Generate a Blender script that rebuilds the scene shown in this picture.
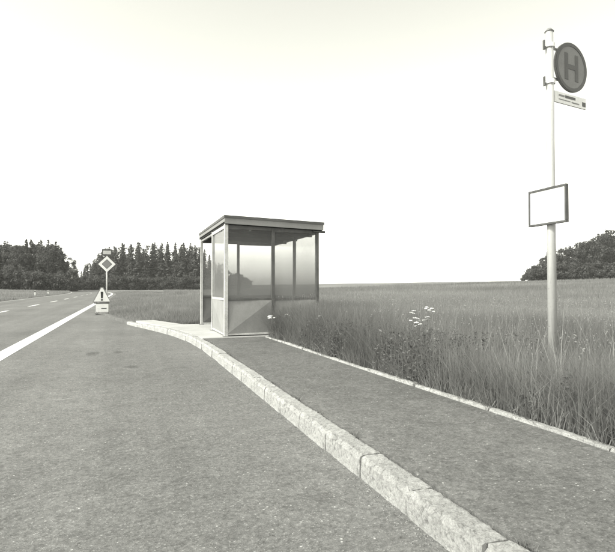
import bpy, bmesh, math, random
import numpy as np
from mathutils import Vector, Matrix, noise
random.seed(7); RNG = np.random.default_rng(11)
R = math.radians
for o in list(bpy.data.objects): bpy.data.objects.remove(o)
S = bpy.context.scene
COL = S.collection

# ---------------------------------------------------------------- camera, sky, sun, exposure
EYE = 1.05                      # seated eye height
cam_d = bpy.data.cameras.new('camera'); cam = bpy.data.objects.new('camera', cam_d); COL.objects.link(cam)
cam.location = (0, 0, EYE)
cam.rotation_euler = (R(90) + math.atan(11/500), 0, -R(20))
cam_d.sensor_fit = 'HORIZONTAL'; cam_d.sensor_width = 36; cam_d.lens = 36*500/615
cam_d.clip_start = 0.05; cam_d.clip_end = 5000
S.camera = cam

SUN_AZ = math.atan2(-0.985, -0.17)      # direction towards the sun, clockwise from +Y
SUN_EL = R(42)
w = bpy.data.worlds.new('World'); S.world = w; w.use_nodes = True
nt = w.node_tree; nt.nodes.clear()
sky = nt.nodes.new('ShaderNodeTexSky'); sky.sky_type = 'NISHITA'; sky.sun_disc = False
sky.sun_elevation = SUN_EL; sky.sun_rotation = SUN_AZ
sky.air_density = 1.0; sky.dust_density = 0.8; sky.ozone_density = 1.0
bw = nt.nodes.new('ShaderNodeRGBToBW')
tint = nt.nodes.new('ShaderNodeMixRGB'); tint.blend_type = 'MULTIPLY'; tint.inputs[0].default_value = 1
tint.inputs[2].default_value = (1, 1.0, 0.895, 1)
bg = nt.nodes.new('ShaderNodeBackground'); bg.inputs[1].default_value = 0.15
wo = nt.nodes.new('ShaderNodeOutputWorld')
nt.links.new(sky.outputs[0], bw.inputs[0]); nt.links.new(bw.outputs[0], tint.inputs[1])
nt.links.new(tint.outputs[0], bg.inputs[0]); nt.links.new(bg.outputs[0], wo.inputs[0])

sd = bpy.data.lights.new('sun', 'SUN'); sun = bpy.data.objects.new('sun', sd); COL.objects.link(sun)
sd.energy = 1.5; sd.angle = R(10); sd.color = (1, 1.0, 0.895)
to_sun = Vector((math.sin(SUN_AZ)*math.cos(SUN_EL), math.cos(SUN_AZ)*math.cos(SUN_EL), math.sin(SUN_EL)))
sun.rotation_euler = to_sun.to_track_quat('Z', 'Y').to_euler()

S.view_settings.view_transform = 'Standard'; S.view_settings.look = 'None'
S.view_settings.exposure = 1.8; S.view_settings.gamma = 1; S.view_settings.use_curve_mapping = False

# ---------------------------------------------------------------- pixel -> world (615 x 552 photograph)
_P = math.atan(11/500)
_fw = np.array([math.sin(R(20))*math.cos(_P), math.cos(R(20))*math.cos(_P), math.sin(_P)])
_rt = np.array([math.cos(R(20)), -math.sin(R(20)), 0]); _up = np.cross(_rt, _fw)
def _ray(x, y): return _fw*500 + _rt*(x-307.5) + _up*(276-y)
def on_z(x, y, z): d = _ray(x, y); return np.array([0, 0, EYE]) + d*((z-EYE)/d[2])
def on_y(x, y, Y): d = _ray(x, y); return np.array([0, 0, EYE]) + d*(Y/d[1])
def on_x(x, y, X): d = _ray(x, y); return np.array([0, 0, EYE]) + d*(X/d[0])
def at_depth(x, dep):
    d = _ray(x, 287); return d/500*dep

# ---------------------------------------------------------------- materials (monochrome film: greys with a faint warm tint)
def grey(v): return (v, v, v, 1)
class NT:
    def __init__(s, name):
        s.m = bpy.data.materials.new(name); s.m.use_nodes = True; s.t = s.m.node_tree
        s.b = s.t.nodes['Principled BSDF']; s.out = s.t.nodes['Material Output']
        s.tc = s.t.nodes.new('ShaderNodeTexCoord'); s.pos = s.tc.outputs['Object']
    def n(s, typ, **kw):
        x = s.t.nodes.new(typ)
        for k, v in kw.items(): setattr(x, k, v)
        return x
    def l(s, a, b): s.t.links.new(a, b)
    def noise(s, scale, detail=4, rough=0.6, vec=None):
        x = s.n('ShaderNodeTexNoise'); x.inputs['Scale'].default_value = scale
        x.inputs['Detail'].default_value = detail; x.inputs['Roughness'].default_value = rough
        s.l(vec or s.pos, x.inputs['Vector']); return x.outputs['Fac']
    def ramp(s, fac, stops):
        x = s.n('ShaderNodeValToRGB'); e = x.color_ramp.elements
        while len(e) > 1: e.remove(e[0])
        e[0].position, e[0].color = stops[0][0], grey(stops[0][1])
        for p, v in stops[1:]:
            k = e.new(p); k.color = grey(v)
        s.l(fac, x.inputs[0]); return x.outputs[0]
    def mix(s, mode, a, b, fac=1.0):
        x = s.n('ShaderNodeMixRGB', blend_type=mode)
        if isinstance(fac, (int, float)): x.inputs[0].default_value = fac
        else: s.l(fac, x.inputs[0])
        for i, v in ((1, a), (2, b)):
            if isinstance(v, (int, float)): x.inputs[i].default_value = grey(v)
            else: s.l(v, x.inputs[i])
        return x.outputs[0]
    def bump(s, h, dist, strength=1.0):
        x = s.n('ShaderNodeBump'); x.inputs['Strength'].default_value = strength
        x.inputs['Distance'].default_value = dist
        s.l(h, x.inputs['Height']); s.l(x.outputs[0], s.b.inputs['Normal'])
    def col(s, c): s.l(c, s.b.inputs['Base Color'])
    def set(s, rough=0.8, spec=0.3, metal=0.0):
        s.b.inputs['Roughness'].default_value = rough; s.b.inputs['Specular IOR Level'].default_value = spec
        s.b.inputs['Metallic'].default_value = metal; return s.m
def plain(name, v, var=0.15, scale=8, rough=0.6, spec=0.3, metal=0.0, fine=60):
    k = NT(name)
    a = k.ramp(k.noise(scale, 5), [(0.3, v*(1-var)), (0.7, v*(1+var))])
    b = k.mix('MULTIPLY', a, k.ramp(k.noise(fine, 3), [(0.35, 0.85), (0.6, 1.0)]), 0.7)
    k.col(b); k.bump(k.noise(fine, 3), 0.002, 0.5)
    return k.set(rough, spec, metal)

def asphalt(name, base, speck, stains=()):
    k = NT(name)
    big = k.ramp(k.noise(0.35, 5), [(0.3, base*0.84), (0.7, base*1.14)])
    mid = k.ramp(k.noise(5, 6, 0.7), [(0.3, 0.84), (0.7, 1.12)])
    mp = k.n('ShaderNodeMapping'); mp.inputs['Scale'].default_value = (1.3, 0.05, 1); k.l(k.pos, mp.inputs[0])
    trk = k.ramp(k.noise(1.0, 3, vec=mp.outputs[0]), [(0.32, 0.86), (0.65, 1.10)])     # wheel tracks and laying lanes
    c = k.mix('MULTIPLY', k.mix('MULTIPLY', big, mid), trk)
    v = k.n('ShaderNodeTexVoronoi'); v.inputs['Scale'].default_value = 170; k.l(k.pos, v.inputs['Vector'])
    agg = k.n('ShaderNodeSeparateColor'); k.l(v.outputs['Color'], agg.inputs[0])
    c = k.mix('MULTIPLY', c, k.ramp(agg.outputs[0], [(0.0, 0.70), (0.5, 0.98), (0.9, 1.08), (0.96, speck), (1.0, speck*1.3)]), 0.8)
    f2 = k.n('ShaderNodeTexVoronoi'); f2.inputs['Scale'].default_value = 45; k.l(k.pos, f2.inputs['Vector'])
    a2 = k.n('ShaderNodeSeparateColor'); k.l(f2.outputs['Color'], a2.inputs[0])
    dot = k.n('ShaderNodeMath', operation='LESS_THAN'); dot.inputs[1].default_value = 0.25; k.l(f2.outputs['Distance'], dot.inputs[0])
    rare = k.n('ShaderNodeMath', operation='GREATER_THAN'); rare.inputs[1].default_value = 0.965; k.l(a2.outputs[1], rare.inputs[0])
    both = k.n('ShaderNodeMath', operation='MULTIPLY'); k.l(dot.outputs[0], both.inputs[0]); k.l(rare.outputs[0], both.inputs[1])
    c = k.mix('MIX', c, base*2.3, both.outputs[0])
    crk = k.ramp(k.noise(1.7, 9, 0.75), [(0.27, 0.45), (0.31, 1.0)])
    c = k.mix('MULTIPLY', c, crk, 0.7)
    g1 = k.ramp(k.noise(38, 3, 0.7), [(0.30, 0.62), (0.5, 1.0), (0.72, 1.38)])
    c = k.mix('MULTIPLY', c, g1, 0.85)
    g2 = k.ramp(k.noise(12, 4, 0.7), [(0.30, 0.80), (0.5, 1.0), (0.72, 1.18)])
    c = k.mix('MULTIPLY', c, g2, 0.8)
    for (qx, qy, rx, ry, val) in stains:          # oil drips and tar spots
        mp2 = k.n('ShaderNodeMapping'); mp2.inputs['Location'].default_value = (-qx/rx, -qy/ry, 0); mp2.inputs['Scale'].default_value = (1/rx, 1/ry, 0); k.l(k.pos, mp2.inputs[0])
        ln = k.n('ShaderNodeVectorMath', operation='LENGTH'); k.l(mp2.outputs[0], ln.inputs[0])
        ad = k.n('ShaderNodeMath', operation='ADD'); k.l(ln.outputs['Value'], ad.inputs[0]); k.l(k.noise(14, 5, 0.7), ad.inputs[1])
        c = k.mix('MULTIPLY', c, k.ramp(ad.outputs[0], [(0.55, val), (1.0, 0.5+val/2), (1.45, 1.0)]))
    k.col(c); k.bump(v.outputs['Distance'], 0.002, 0.5)
    return k.set(0.9, 0.15)
M = {}
M['asphalt'] = asphalt('road_asphalt', 0.155, 1.5, [(*on_z(93, 353.5, 0)[:2], 0.22, 0.5, 0.6), (*on_z(132, 367, 0)[:2], 0.2, 0.25, 0.6), (*on_z(118, 352, 0)[:2], 0.15, 0.4, 0.7), (*on_z(60, 399.5, 0)[:2], 0.2, 0.07, 1.35), (*on_z(325, 497, 0)[:2], 0.12, 0.16, 0.82)])
M['footway'] = asphalt('footway_asphalt', 0.14, 1.4)
k = NT('concrete_pale')
a = k.ramp(k.noise(3, 7, 0.7), [(0.3, 0.36), (0.7, 0.56)])
a = k.mix('MULTIPLY', a, k.ramp(k.noise(34, 6, 0.8), [(0.34, 0.30), (0.50, 1.0)]), 0.8)
a = k.mix('MULTIPLY', a, k.ramp(k.noise(130, 3), [(0.3, 0.62), (0.65, 1.1)]), 0.85)
k.col(a); k.bump(k.noise(60, 8, 0.8), 0.014, 1.0); M['kerb'] = k.set(0.9, 0.2)
k = NT('pad_concrete')
a = k.ramp(k.noise(2.2, 6), [(0.3, 0.35), (0.7, 0.46)])
a = k.mix('MULTIPLY', a, k.ramp(k.noise(60, 4), [(0.3, 0.8), (0.6, 1.05)]), 0.7)
k.col(a); k.bump(k.noise(80, 5), 0.003, 0.6); M['pad'] = k.set(0.9, 0.2)
k = NT('road_paint')
a = k.ramp(k.noise(9, 6, 0.7), [(0.25, 0.55), (0.6, 0.80)])
a = k.mix('MIX', a, 0.17, k.ramp(k.noise(16, 7, 0.8), [(0.52, 0.0), (0.66, 0.85)]))
k.col(a); k.bump(k.noise(120, 3), 0.002, 0.6); M['paint'] = k.set(0.7, 0.3)
k = NT('worn_road_paint')
a = k.mix('MIX', 0.6, 0.17, k.ramp(k.noise(11, 6, 0.8), [(0.42, 0.0), (0.60, 0.95)]))
k.col(a); M['wornpaint'] = k.set(0.75, 0.3)
k = NT('meadow_ground')
a = k.ramp(k.noise(0.05, 6, 0.6), [(0.3, 0.17), (0.7, 0.26)])
mp = k.n('ShaderNodeMapping'); mp.inputs['Scale'].default_value = (0.25, 0.02, 1); mp.inputs['Rotation'].default_value = (0, 0, R(24)); k.l(k.pos, mp.inputs[0])
a = k.mix('MULTIPLY', a, k.ramp(k.noise(1, 5, vec=mp.outputs[0]), [(0.3, 0.82), (0.7, 1.15)]))
a = k.mix('MULTIPLY', a, k.ramp(k.noise(2.5, 8, 0.75), [(0.3, 0.65), (0.7, 1.15)]))
k.col(a); k.bump(k.noise(6, 8, 0.8), 0.15, 0.8); M['meadow'] = k.set(1.0, 0.05)
def blades(name, lo, mid, hi, trans=0.35):
    k = NT(name)
    at = k.n('ShaderNodeAttribute', attribute_name='tint')
    c = k.ramp(at.outputs['Fac'], [(0, lo), (0.55, mid), (1, hi)])
    k.col(c); k.set(0.7, 0.15)
    tr = k.n('ShaderNodeBsdfTranslucent'); k.l(c, tr.inputs[0])
    mx = k.n('ShaderNodeMixShader'); mx.inputs[0].default_value = trans
    k.l(k.b.outputs[0], mx.inputs[1]); k.l(tr.outputs[0], mx.inputs[2]); k.l(mx.outputs[0], k.out.inputs[0])
    return k.m
M['grass'] = blades('tall_grass', 0.15, 0.30, 0.50, 0.55)
M['field'] = blades('field_grass', 0.18, 0.27, 0.38, 0.55)
M['weed'] = blades('weed_leaf', 0.05, 0.11, 0.22)
M['spruce'] = blades('spruce_needles', 0.06, 0.10, 0.15, 0.35)
M['leafy'] = blades('broad_leaf', 0.06, 0.10, 0.15, 0.4)
M['bark'] = plain('bark', 0.09, 0.3, 6, 0.95, 0.1)
M['white_paint'] = plain('white_enamel', 0.72, 0.06, 3, 0.45, 0.4, fine=30)
k = NT('weathered_white_post')
mp = k.n('ShaderNodeMapping'); mp.inputs['Scale'].default_value = (14, 14, 1.2); k.l(k.pos, mp.inputs[0])
a = k.mix('MULTIPLY', k.ramp(k.noise(1, 6, 0.7, vec=mp.outputs[0]), [(0.3, 0.30), (0.6, 0.42)]), k.ramp(k.noise(30, 5, 0.8), [(0.28, 0.35), (0.4, 1.0)]), 0.7)
k.col(a); k.bump(k.noise(30, 4), 0.002); M['post'] = k.set(0.6, 0.3)
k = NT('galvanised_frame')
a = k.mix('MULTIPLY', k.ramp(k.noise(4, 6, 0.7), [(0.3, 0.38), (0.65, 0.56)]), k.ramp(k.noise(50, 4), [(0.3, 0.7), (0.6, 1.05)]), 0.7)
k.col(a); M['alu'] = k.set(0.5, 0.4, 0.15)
M['shaded_metal'] = plain('shaded_frame', 0.09, 0.25, 8, 0.6, 0.3)  # shade of the backlit end and back frame, put into the colour
M['shaded_sheet'] = plain('shaded_infill_sheet', 0.13, 0.15, 4, 0.7, 0.2)  # infill sheet with the shade inside the shelter painted in
M['dark_metal'] = plain('dark_metal', 0.07, 0.25, 8, 0.5, 0.4)
M['mid_metal'] = plain('grey_metal', 0.20, 0.2, 8, 0.5, 0.4)
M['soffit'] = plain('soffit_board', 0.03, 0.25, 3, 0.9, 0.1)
M['fascia'] = plain('fascia_sheet', 0.22, 0.12, 3, 0.6, 0.3)
M['fascia_cap'] = plain('fascia_cap', 0.09, 0.2, 3, 0.6, 0.3)
k = NT('infill_sheet')
mp = k.n('ShaderNodeMapping'); mp.inputs['Scale'].default_value = (3, 3, 2); k.l(k.pos, mp.inputs[0])
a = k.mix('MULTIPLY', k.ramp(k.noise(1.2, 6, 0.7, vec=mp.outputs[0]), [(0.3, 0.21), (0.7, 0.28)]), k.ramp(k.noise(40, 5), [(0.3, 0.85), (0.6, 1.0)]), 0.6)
k.col(a); M['sheet'] = k.set(0.6, 0.3)
# dirty glazing: clear pane, film of dust that gathers in patches, weak reflection
k = NT('dusty_glass')
tp = k.n('ShaderNodeBsdfTransparent'); tp.inputs[0].default_value = grey(0.95)
df = k.n('ShaderNodeBsdfDiffuse'); df.inputs[0].default_value = grey(0.32)
tl = k.n('ShaderNodeBsdfTranslucent'); tl.inputs[0].default_value = grey(0.30)
dd = k.n('ShaderNodeMixShader'); dd.inputs[0].default_value = 0.5; k.l(df.outputs[0], dd.inputs[1]); k.l(tl.outputs[0], dd.inputs[2])
sp = k.n('ShaderNodeSeparateXYZ'); k.l(k.pos, sp.inputs[0])
mr = k.n('ShaderNodeMapRange'); mr.inputs[1].default_value = 0.65; mr.inputs[2].default_value = 1.95
mr.inputs[3].default_value = 0.52; mr.inputs[4].default_value = 0.08; k.l(sp.outputs[2], mr.inputs[0])
mu = k.n('ShaderNodeMath', operation='MULTIPLY'); k.l(mr.outputs[0], mu.inputs[0])
k.l(k.ramp(k.noise(1.3, 3, 0.5), [(0.25, 0.85), (0.75, 1.1)]), mu.inputs[1])
m1 = k.n('ShaderNodeMixShader'); k.l(mu.outputs[0], m1.inputs[0]); k.l(tp.outputs[0], m1.inputs[1]); k.l(dd.outputs[0], m1.inputs[2])
gl = k.n('ShaderNodeBsdfGlossy'); gl.inputs[0].default_value = grey(0.9); gl.inputs['Roughness'].default_value = 0.16
fr = k.n('ShaderNodeFresnel'); fr.inputs[0].default_value = 1.45
hf = k.n('ShaderNodeMath', operation='MULTIPLY'); hf.inputs[1].default_value = 0.4; k.l(fr.outputs[0], hf.inputs[0])
m2 = k.n('ShaderNodeMixShader'); k.l(hf.outputs[0], m2.inputs[0]); k.l(m1.outputs[0], m2.inputs[1]); k.l(gl.outputs[0], m2.inputs[2])
k.l(m2.outputs[0], k.out.inputs[0]); M['glass'] = k.m
M['sign_face'] = plain('sign_face_grey', 0.165, 0.08, 10, 0.45, 0.4)
M['sign_dark'] = plain('sign_dark_print', 0.07, 0.1, 10, 0.45, 0.4)
M['black_print'] = plain('black_print', 0.03, 0.1, 10, 0.6, 0.2)
M['diamond_mid'] = plain('diamond_mid_grey', 0.20, 0.1, 10, 0.5, 0.3)
M['gritm'] = plain('grit', 0.22, 0.5, 40, 0.9, 0.1)
M['petal'] = plain('white_petal', 0.78, 0.05, 30, 0.8, 0.2)
M['stem'] = plain('plant_stem', 0.12, 0.2, 30, 0.8, 0.2)

# ---------------------------------------------------------------- object helpers
def mesh_obj(name, verts, faces, mat, parent=None, smooth=False):
    me = bpy.data.meshes.new(name); me.from_pydata([tuple(v) for v in verts], [], faces); me.update()
    me.materials.append(M[mat]); o = bpy.data.objects.new(name, me); COL.objects.link(o)
    if smooth: me.polygons.foreach_set('use_smooth', [True]*len(me.polygons))
    if parent: o.parent = parent
    return o
def bm_obj(name, bm, mat, parent=None, smooth=False):
    bmesh.ops.recalc_face_normals(bm, faces=bm.faces)
    me = bpy.data.meshes.new(name); bm.to_mesh(me); bm.free(); me.materials.append(M[mat])
    if smooth: me.polygons.foreach_set('use_smooth', [True]*len(me.polygons))
    o = bpy.data.objects.new(name, me); COL.objects.link(o)
    if parent: o.parent = parent
    return o
def add_box(bm, lo, hi, bev=0.0):
    g = bmesh.ops.create_cube(bm, size=1)['verts']
    for v in g: v.co = Vector([(lo[i]+hi[i])/2 + v.co[i]*(hi[i]-lo[i]) for i in range(3)])
    if bev:
        es = list({e for v in g for e in v.link_edges})
        bmesh.ops.bevel(bm, geom=es, offset=bev, segments=2, affect='EDGES', profile=0.6)
def box(name, lo, hi, mat, parent=None, bev=0.0):
    bm = bmesh.new(); add_box(bm, lo, hi, bev); return bm_obj(name, bm, mat, parent)
def add_tube(bm, p0, p1, r0, r1=None, n=12):
    p0, p1 = Vector(p0), Vector(p1); d = p1-p0
    g = bmesh.ops.create_cone(bm, cap_ends=True, segments=n, radius1=r0, radius2=r0 if r1 is None else r1, depth=d.length)['verts']
    q = d.to_track_quat('Z', 'Y').to_matrix(); c = (p0+p1)/2
    for v in g: v.co = q @ v.co + c
def add_prism(bm, pts, a, b, T=lambda p: p):
    """pts: 2-D outline (u,v); extruded from depth a to b; T maps (u,depth,v) to world"""
    f = [bm.verts.new(T((u, a, v))) for u, v in pts]; g = [bm.verts.new(T((u, b, v))) for u, v in pts]
    n = len(pts); bm.faces.new(f); bm.faces.new(g[::-1])
    for i in range(n): bm.faces.new((f[i], g[i], g[(i+1) % n], f[(i+1) % n]))
def tag(o, label, cat=None, group=None, kind=None):
    if label: o['label'] = label
    if cat: o['category'] = cat
    if group: o['group'] = group
    if kind: o['kind'] = kind
    return o
def struct(o): o['kind'] = 'structure'; return o
def empty(name, loc):
    o = bpy.data.objects.new(name, None); o.location = loc; o.empty_display_size = 0.1; COL.objects.link(o); return o
def copy_tree(o, parent=None):
    c = o.copy(); COL.objects.link(c); c.parent = parent
    for ch in list(o.children): copy_tree(ch, c)
    return c

# ---------------------------------------------------------------- plan of the place (x across, y along the road)
KP = np.array([(-12, 1.21), (-4, 1.21), (7.0, 1.22), (8.6, 1.21), (9.76, 1.14), (11.0, 0.97), (11.86, 0.80), (13.4, 0.42), (15.1, 0.0),
               (18, -0.52), (21.9, -0.98), (25, -1.28), (29, -1.42), (60, -1.42)])
def bend(Y):
    """x-shift of the main road: it swings left between the two woods"""
    t = np.maximum(0, np.asarray(Y, float)-72); return -8.5*(t/80)**2 / (1 + (t/260)**2)
def kerb_x(Y): return np.interp(Y, KP[:, 0], KP[:, 1]) + bend(Y)
LEFT = -8.55
LINE = -1.78
CENTRE = -4.88
PAVE_Z = 0.12
EDGE = [(-4, 2.60), (2.5, 2.60), (4.3, 2.55), (9.12, 2.46)]
def edge_x(Y): return np.interp(Y, [e[0] for e in EDGE], [e[1] for e in EDGE])
def sstep(t): t = np.clip(t, 0, 1); return t*t*(3-2*t)
def ground_z(X, Y):
    X = np.asarray(X, float); Y = np.asarray(Y, float)
    d = X - kerb_x(Y)
    z = 0.055*sstep((26-Y)/10) + 0.02
    z = z + 0.04*sstep((d-1.3)/0.2)
    z = z + 2.75*sstep((X-10)/104)
    z = z + 0.05*np.sin(X*0.31+Y*0.17)*sstep((d-3)/6)
    dl = LEFT + bend(Y) - X
    z = z + np.where(dl > 0, 0.35*sstep(dl/14), 0)
    return z

# ---------------------------------------------------------------- ground, road, pavement
rows = np.concatenate([np.arange(-14, 30, 0.8), np.arange(30, 80, 3), np.arange(80, 200, 8), np.arange(200, 620, 40)])
roff = np.concatenate([[0.04, 0.16, 0.6, 1.2, 1.4, 1.6, 2, 2.6, 3.5, 5, 7], np.arange(10, 130, 6), [150, 190, 250, 340, 460, 620]])
loff = np.concatenate([[0.04, 0.2, 0.6, 1.2, 2, 3.5, 6, 9, 13, 18, 26, 40, 60, 90, 140, 220, 340]])
verts, faces = [], []
for Y in rows:
    kx = float(kerb_x(Y)); lx = LEFT + float(bend(Y))
    for o_ in loff[::-1]: verts.append((lx-o_, Y, float(ground_z(lx-o_, Y))))
    verts.append((lx+0.0, Y, -0.08)); verts.append((lx+2, Y, -0.15)); verts.append((kx-1.5, Y, -0.15)); verts.append((kx+0.02, Y, -0.08))
    for o_ in roff: verts.append((kx+o_, Y, float(ground_z(kx+o_, Y))))
nc = len(loff)+4+len(roff)
for i in range(len(rows)-1):
    for j in range(nc-1):
        a = i*nc+j; faces.append((a, a+1, a+nc+1, a+nc))
struct(mesh_obj('ground', verts, faces, 'meadow', smooth=True))

ys = np.concatenate([np.arange(-14, 30, 0.7), np.arange(30, 72, 3), np.arange(72, 240, 4)])
def ribbon(name, xa, xb, z, mat, ys=ys, thick=0.0):
    v, f = [], []
    for Y in ys:
        v += [(float(xa(Y)), Y, z), (float(xb(Y)), Y, z)]
    for i in range(len(ys)-1): f.append((2*i, 2*i+1, 2*i+3, 2*i+2))
    return mesh_obj(name, v, f, mat)
struct(ribbon('road', lambda Y: LEFT-0.10+bend(Y), lambda Y: kerb_x(Y)+0.06, 0.0, 'asphalt'))

def line(name, x, wd, y0, y1, mat='paint', step=1.0):
    yy = np.arange(y0, y1+1e-6, step)
    o = ribbon(name, lambda Y: x-wd/2+bend(Y), lambda Y: x+wd/2+bend(Y), 0.004, mat, yy)
    return struct(o)
line('edge_line_marking', LINE, 0.25, -12, 120)
line('edge_line_marking', LEFT+0.35, 0.13, -12, 130, 'wornpaint')
y = -11.6
while y < 120:
    line('centre_line_marking', CENTRE, 0.14, y, y+3.4, 'paint' if y < 60 else 'wornpaint', 0.85); y += 8.4

# footway slab (asphalt) with its depth, concrete pad under the shelter
def slab(name, pts, z0, z1, mat):
    bm = bmesh.new(); add_prism(bm, pts, z0, z1, lambda p: (p[0], p[2], p[1]))
    return struct(bm_obj(name, bm, mat))
yy = np.arange(-4, 9.1, 0.1).tolist() + [9.12]
slab('footway', [(float(kerb_x(Y))+0.152+0.008*math.sin(Y*5.1)*math.sin(Y*2.3), Y) for Y in yy] + [(float(edge_x(Y))-0.004, Y) for Y in yy[::-1]], 0.0, PAVE_Z-0.006, 'footway')
yy = np.arange(9.126, 14.6, 0.3).tolist()
slab('concrete_pad', [(float(kerb_x(Y))+0.135, Y) for Y in yy if True] + [(0.75, 14.6), (1.35, 12.72), (3.72, 12.72), (3.72, 9.126)], 0.0, PAVE_Z+0.008, 'pad')

# kerb: concrete bed with single rough stones
def stone_mesh(name, L, W, Hh, seed, rough, div):
    bm = bmesh.new(); nx, ny, nz = div
    bmesh.ops.create_cube(bm, size=1)
    def cuts(axis, n):
        for i in range(1, n):
            c = -0.5 + i/n; co = [0, 0, 0]; no = [0, 0, 0]; co[axis] = c; no[axis] = 1
            bmesh.ops.bisect_plane(bm, geom=bm.verts[:]+bm.edges[:]+bm.faces[:], plane_co=co, plane_no=no)
    cuts(0, nx); cuts(1, ny); cuts(2, nz)
    rr = random.Random(seed)
    chips = [(rr.uniform(-.5, .5)*L, rr.uniform(0.02, 0.09), rr.uniform(0.5, 2.6)*rough) for _ in range(int(7*L/0.6))]
    for v in bm.verts:
        p = v.co.copy()
        v.co = Vector((p.x*W, p.y*L, p.z*Hh))
        q = Vector((p.x*W*9+seed*13.1, p.y*L*9+seed*3.7, p.z*Hh*9))
        nv = noise.noise_vector(q)*rough*0.4 + noise.noise_vector(q*4.3)*rough*0.7
        end = abs(p.y) > 0.49
        v.co += Vector((nv.x, 0 if end else nv.y*0.3, nv.z))
        if p.z > 0.49 and abs(p.x) > 0.49:          # worn arris with chips
            c = rough*0.7
            if p.x < 0:
                for cy, cw, cd in chips: c += cd*max(0, 1-abs(p.y*L-cy)/cw)
            v.co.x -= math.copysign(c, p.x); v.co.z -= c*0.8
        if end and p.z > 0.4: v.co.z -= rough*rr.uniform(0, 0.5)
    bmesh.ops.recalc_face_normals(bm, faces=bm.faces)
    me = bpy.data.meshes.new(name); bm.to_mesh(me); bm.free(); me.materials.append(M['kerb'])
    return me
kl = [(float(kerb_x(Y)), float(Y)) for Y in np.arange(-4, 15.31, 0.05)]
bm = bmesh.new(); st = kl[::10]
add_prism(bm, [(x+0.015, y) for x, y in st] + [(x+0.125, y) for x, y in st[::-1]], -0.12, 0.07, lambda p: (p[0], p[2], p[1]))
kerb = struct(bm_obj('kerb', bm, 'kerb'))
SL = 0.5
kmesh = [stone_mesh('kerb_stone', SL-0.007, 0.132, 0.24, s, 0.0085, (7, 40, 9)) for s in range(7)]
arc = 0.0; nexty = 0; prev = kl[0]; pts = [kl[0]]
acc = [0.0]
for a, b in zip(kl[:-1], kl[1:]): acc.append(acc[-1] + math.hypot(b[0]-a[0], b[1]-a[1]))
acc = np.array(acc); kx_ = np.array([p[0] for p in kl]); ky_ = np.array([p[1] for p in kl])
s = SL/2; i = 0
while s < acc[-1]-SL/2:
    x0, y0 = np.interp(s-SL/2, acc, kx_), np.interp(s-SL/2, acc, ky_); x1, y1 = np.interp(s+SL/2, acc, kx_), np.interp(s+SL/2, acc, ky_)
    o = bpy.data.objects.new('kerb_stone', kmesh[(i*3+i//5) % 7]); COL.objects.link(o); o.parent = kerb
    ang = math.atan2(-(x1-x0), y1-y0)
    drop = 0.05*float(sstep(((y0+y1)/2-11)/4))
    o.location = ((x0+x1)/2+0.066*math.cos(ang)+random.uniform(-.006, .006), (y0+y1)/2+0.066*math.sin(ang), PAVE_Z-0.12+0.006+random.uniform(-.005, .005)-drop)
    o.rotation_euler = (random.uniform(-.008, .008), random.uniform(-.02, .02), ang+random.uniform(-.006, .006)+(math.pi if False else 0))
    s += SL; i += 1
# footway edging stones
bm = bmesh.new(); ye = np.arange(-4, 9.13, 1.0).tolist()
add_prism(bm, [(float(edge_x(Y))+0.01, Y) for Y in ye] + [(float(edge_x(Y))+0.07, Y) for Y in ye[::-1]], -0.1, 0.06, lambda p: (p[0], p[2], p[1]))
edging = struct(bm_obj('footway_edging', bm, 'kerb'))
emesh = [stone_mesh('edging_stone', 0.992, 0.075, 0.20, 20+s_, 0.006, (4, 30, 4)) for s_ in range(4)]
for i in range(13):
    y0 = -3.88 + i; y1 = y0+1; o = bpy.data.objects.new('edging_stone', emesh[i*3 % 4]); COL.objects.link(o); o.parent = edging
    xa, xb = float(edge_x(y0)), float(edge_x(y1))
    o.location = ((xa+xb)/2+0.043, (y0+y1)/2, PAVE_Z-0.10+0.012+random.uniform(-.008, .008)); o.rotation_euler = (random.uniform(-.01, .01), random.uniform(-.04, .04), math.atan2(-(xb-xa), 1))

# ---------------------------------------------------------------- bus shelter
SX0, SX1, SY0, SY1 = 1.76, 3.58, 9.28, 12.45; SXM = (SX0+SX1)/2; SYM = 10.74
B0 = PAVE_Z+0.01; RAIL = 0.82
sh = empty('bus_shelter', (SX0, SY0, B0))
tag(sh, 'glazed metal bus shelter with flat roof standing on the pavement', 'bus shelter')
inv = Vector((SX0, SY0, B0))
def L(p): return (p[0]-inv.x, p[1]-inv.y, p[2]-inv.z)
def sbox(name, lo, hi, mat, parent=sh, bev=0.004): return box(name, L(lo), L(hi), mat, parent, bev)
def roof_z(X): return 2.205 - 0.026*(X-SX0)      # underside
T = 0.030
posts = [(SX0, SY0), (SX0, SYM), (SX0, SY1), (SXM, SY0), (SX1, SY0), (SX1, 10.70), (SX1, SY1), (SXM, SY1)]
for (x, y_) in posts:
    t = T*1.15 if (x, y_) == (SX0, SY0) else T
    p = sbox('post', (x-t, y_-t, B0), (x+t, y_+t, roof_z(x)+0.02), 'alu' if x == SX0 else 'shaded_metal')  # all but the road-front posts carry shade in their colour
    sbox('base_plate', (x-0.06, y_-0.06, B0-0.004), (x+0.06, y_+0.06, B0+0.008), 'mid_metal', p, 0)
    p2 = p
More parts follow.
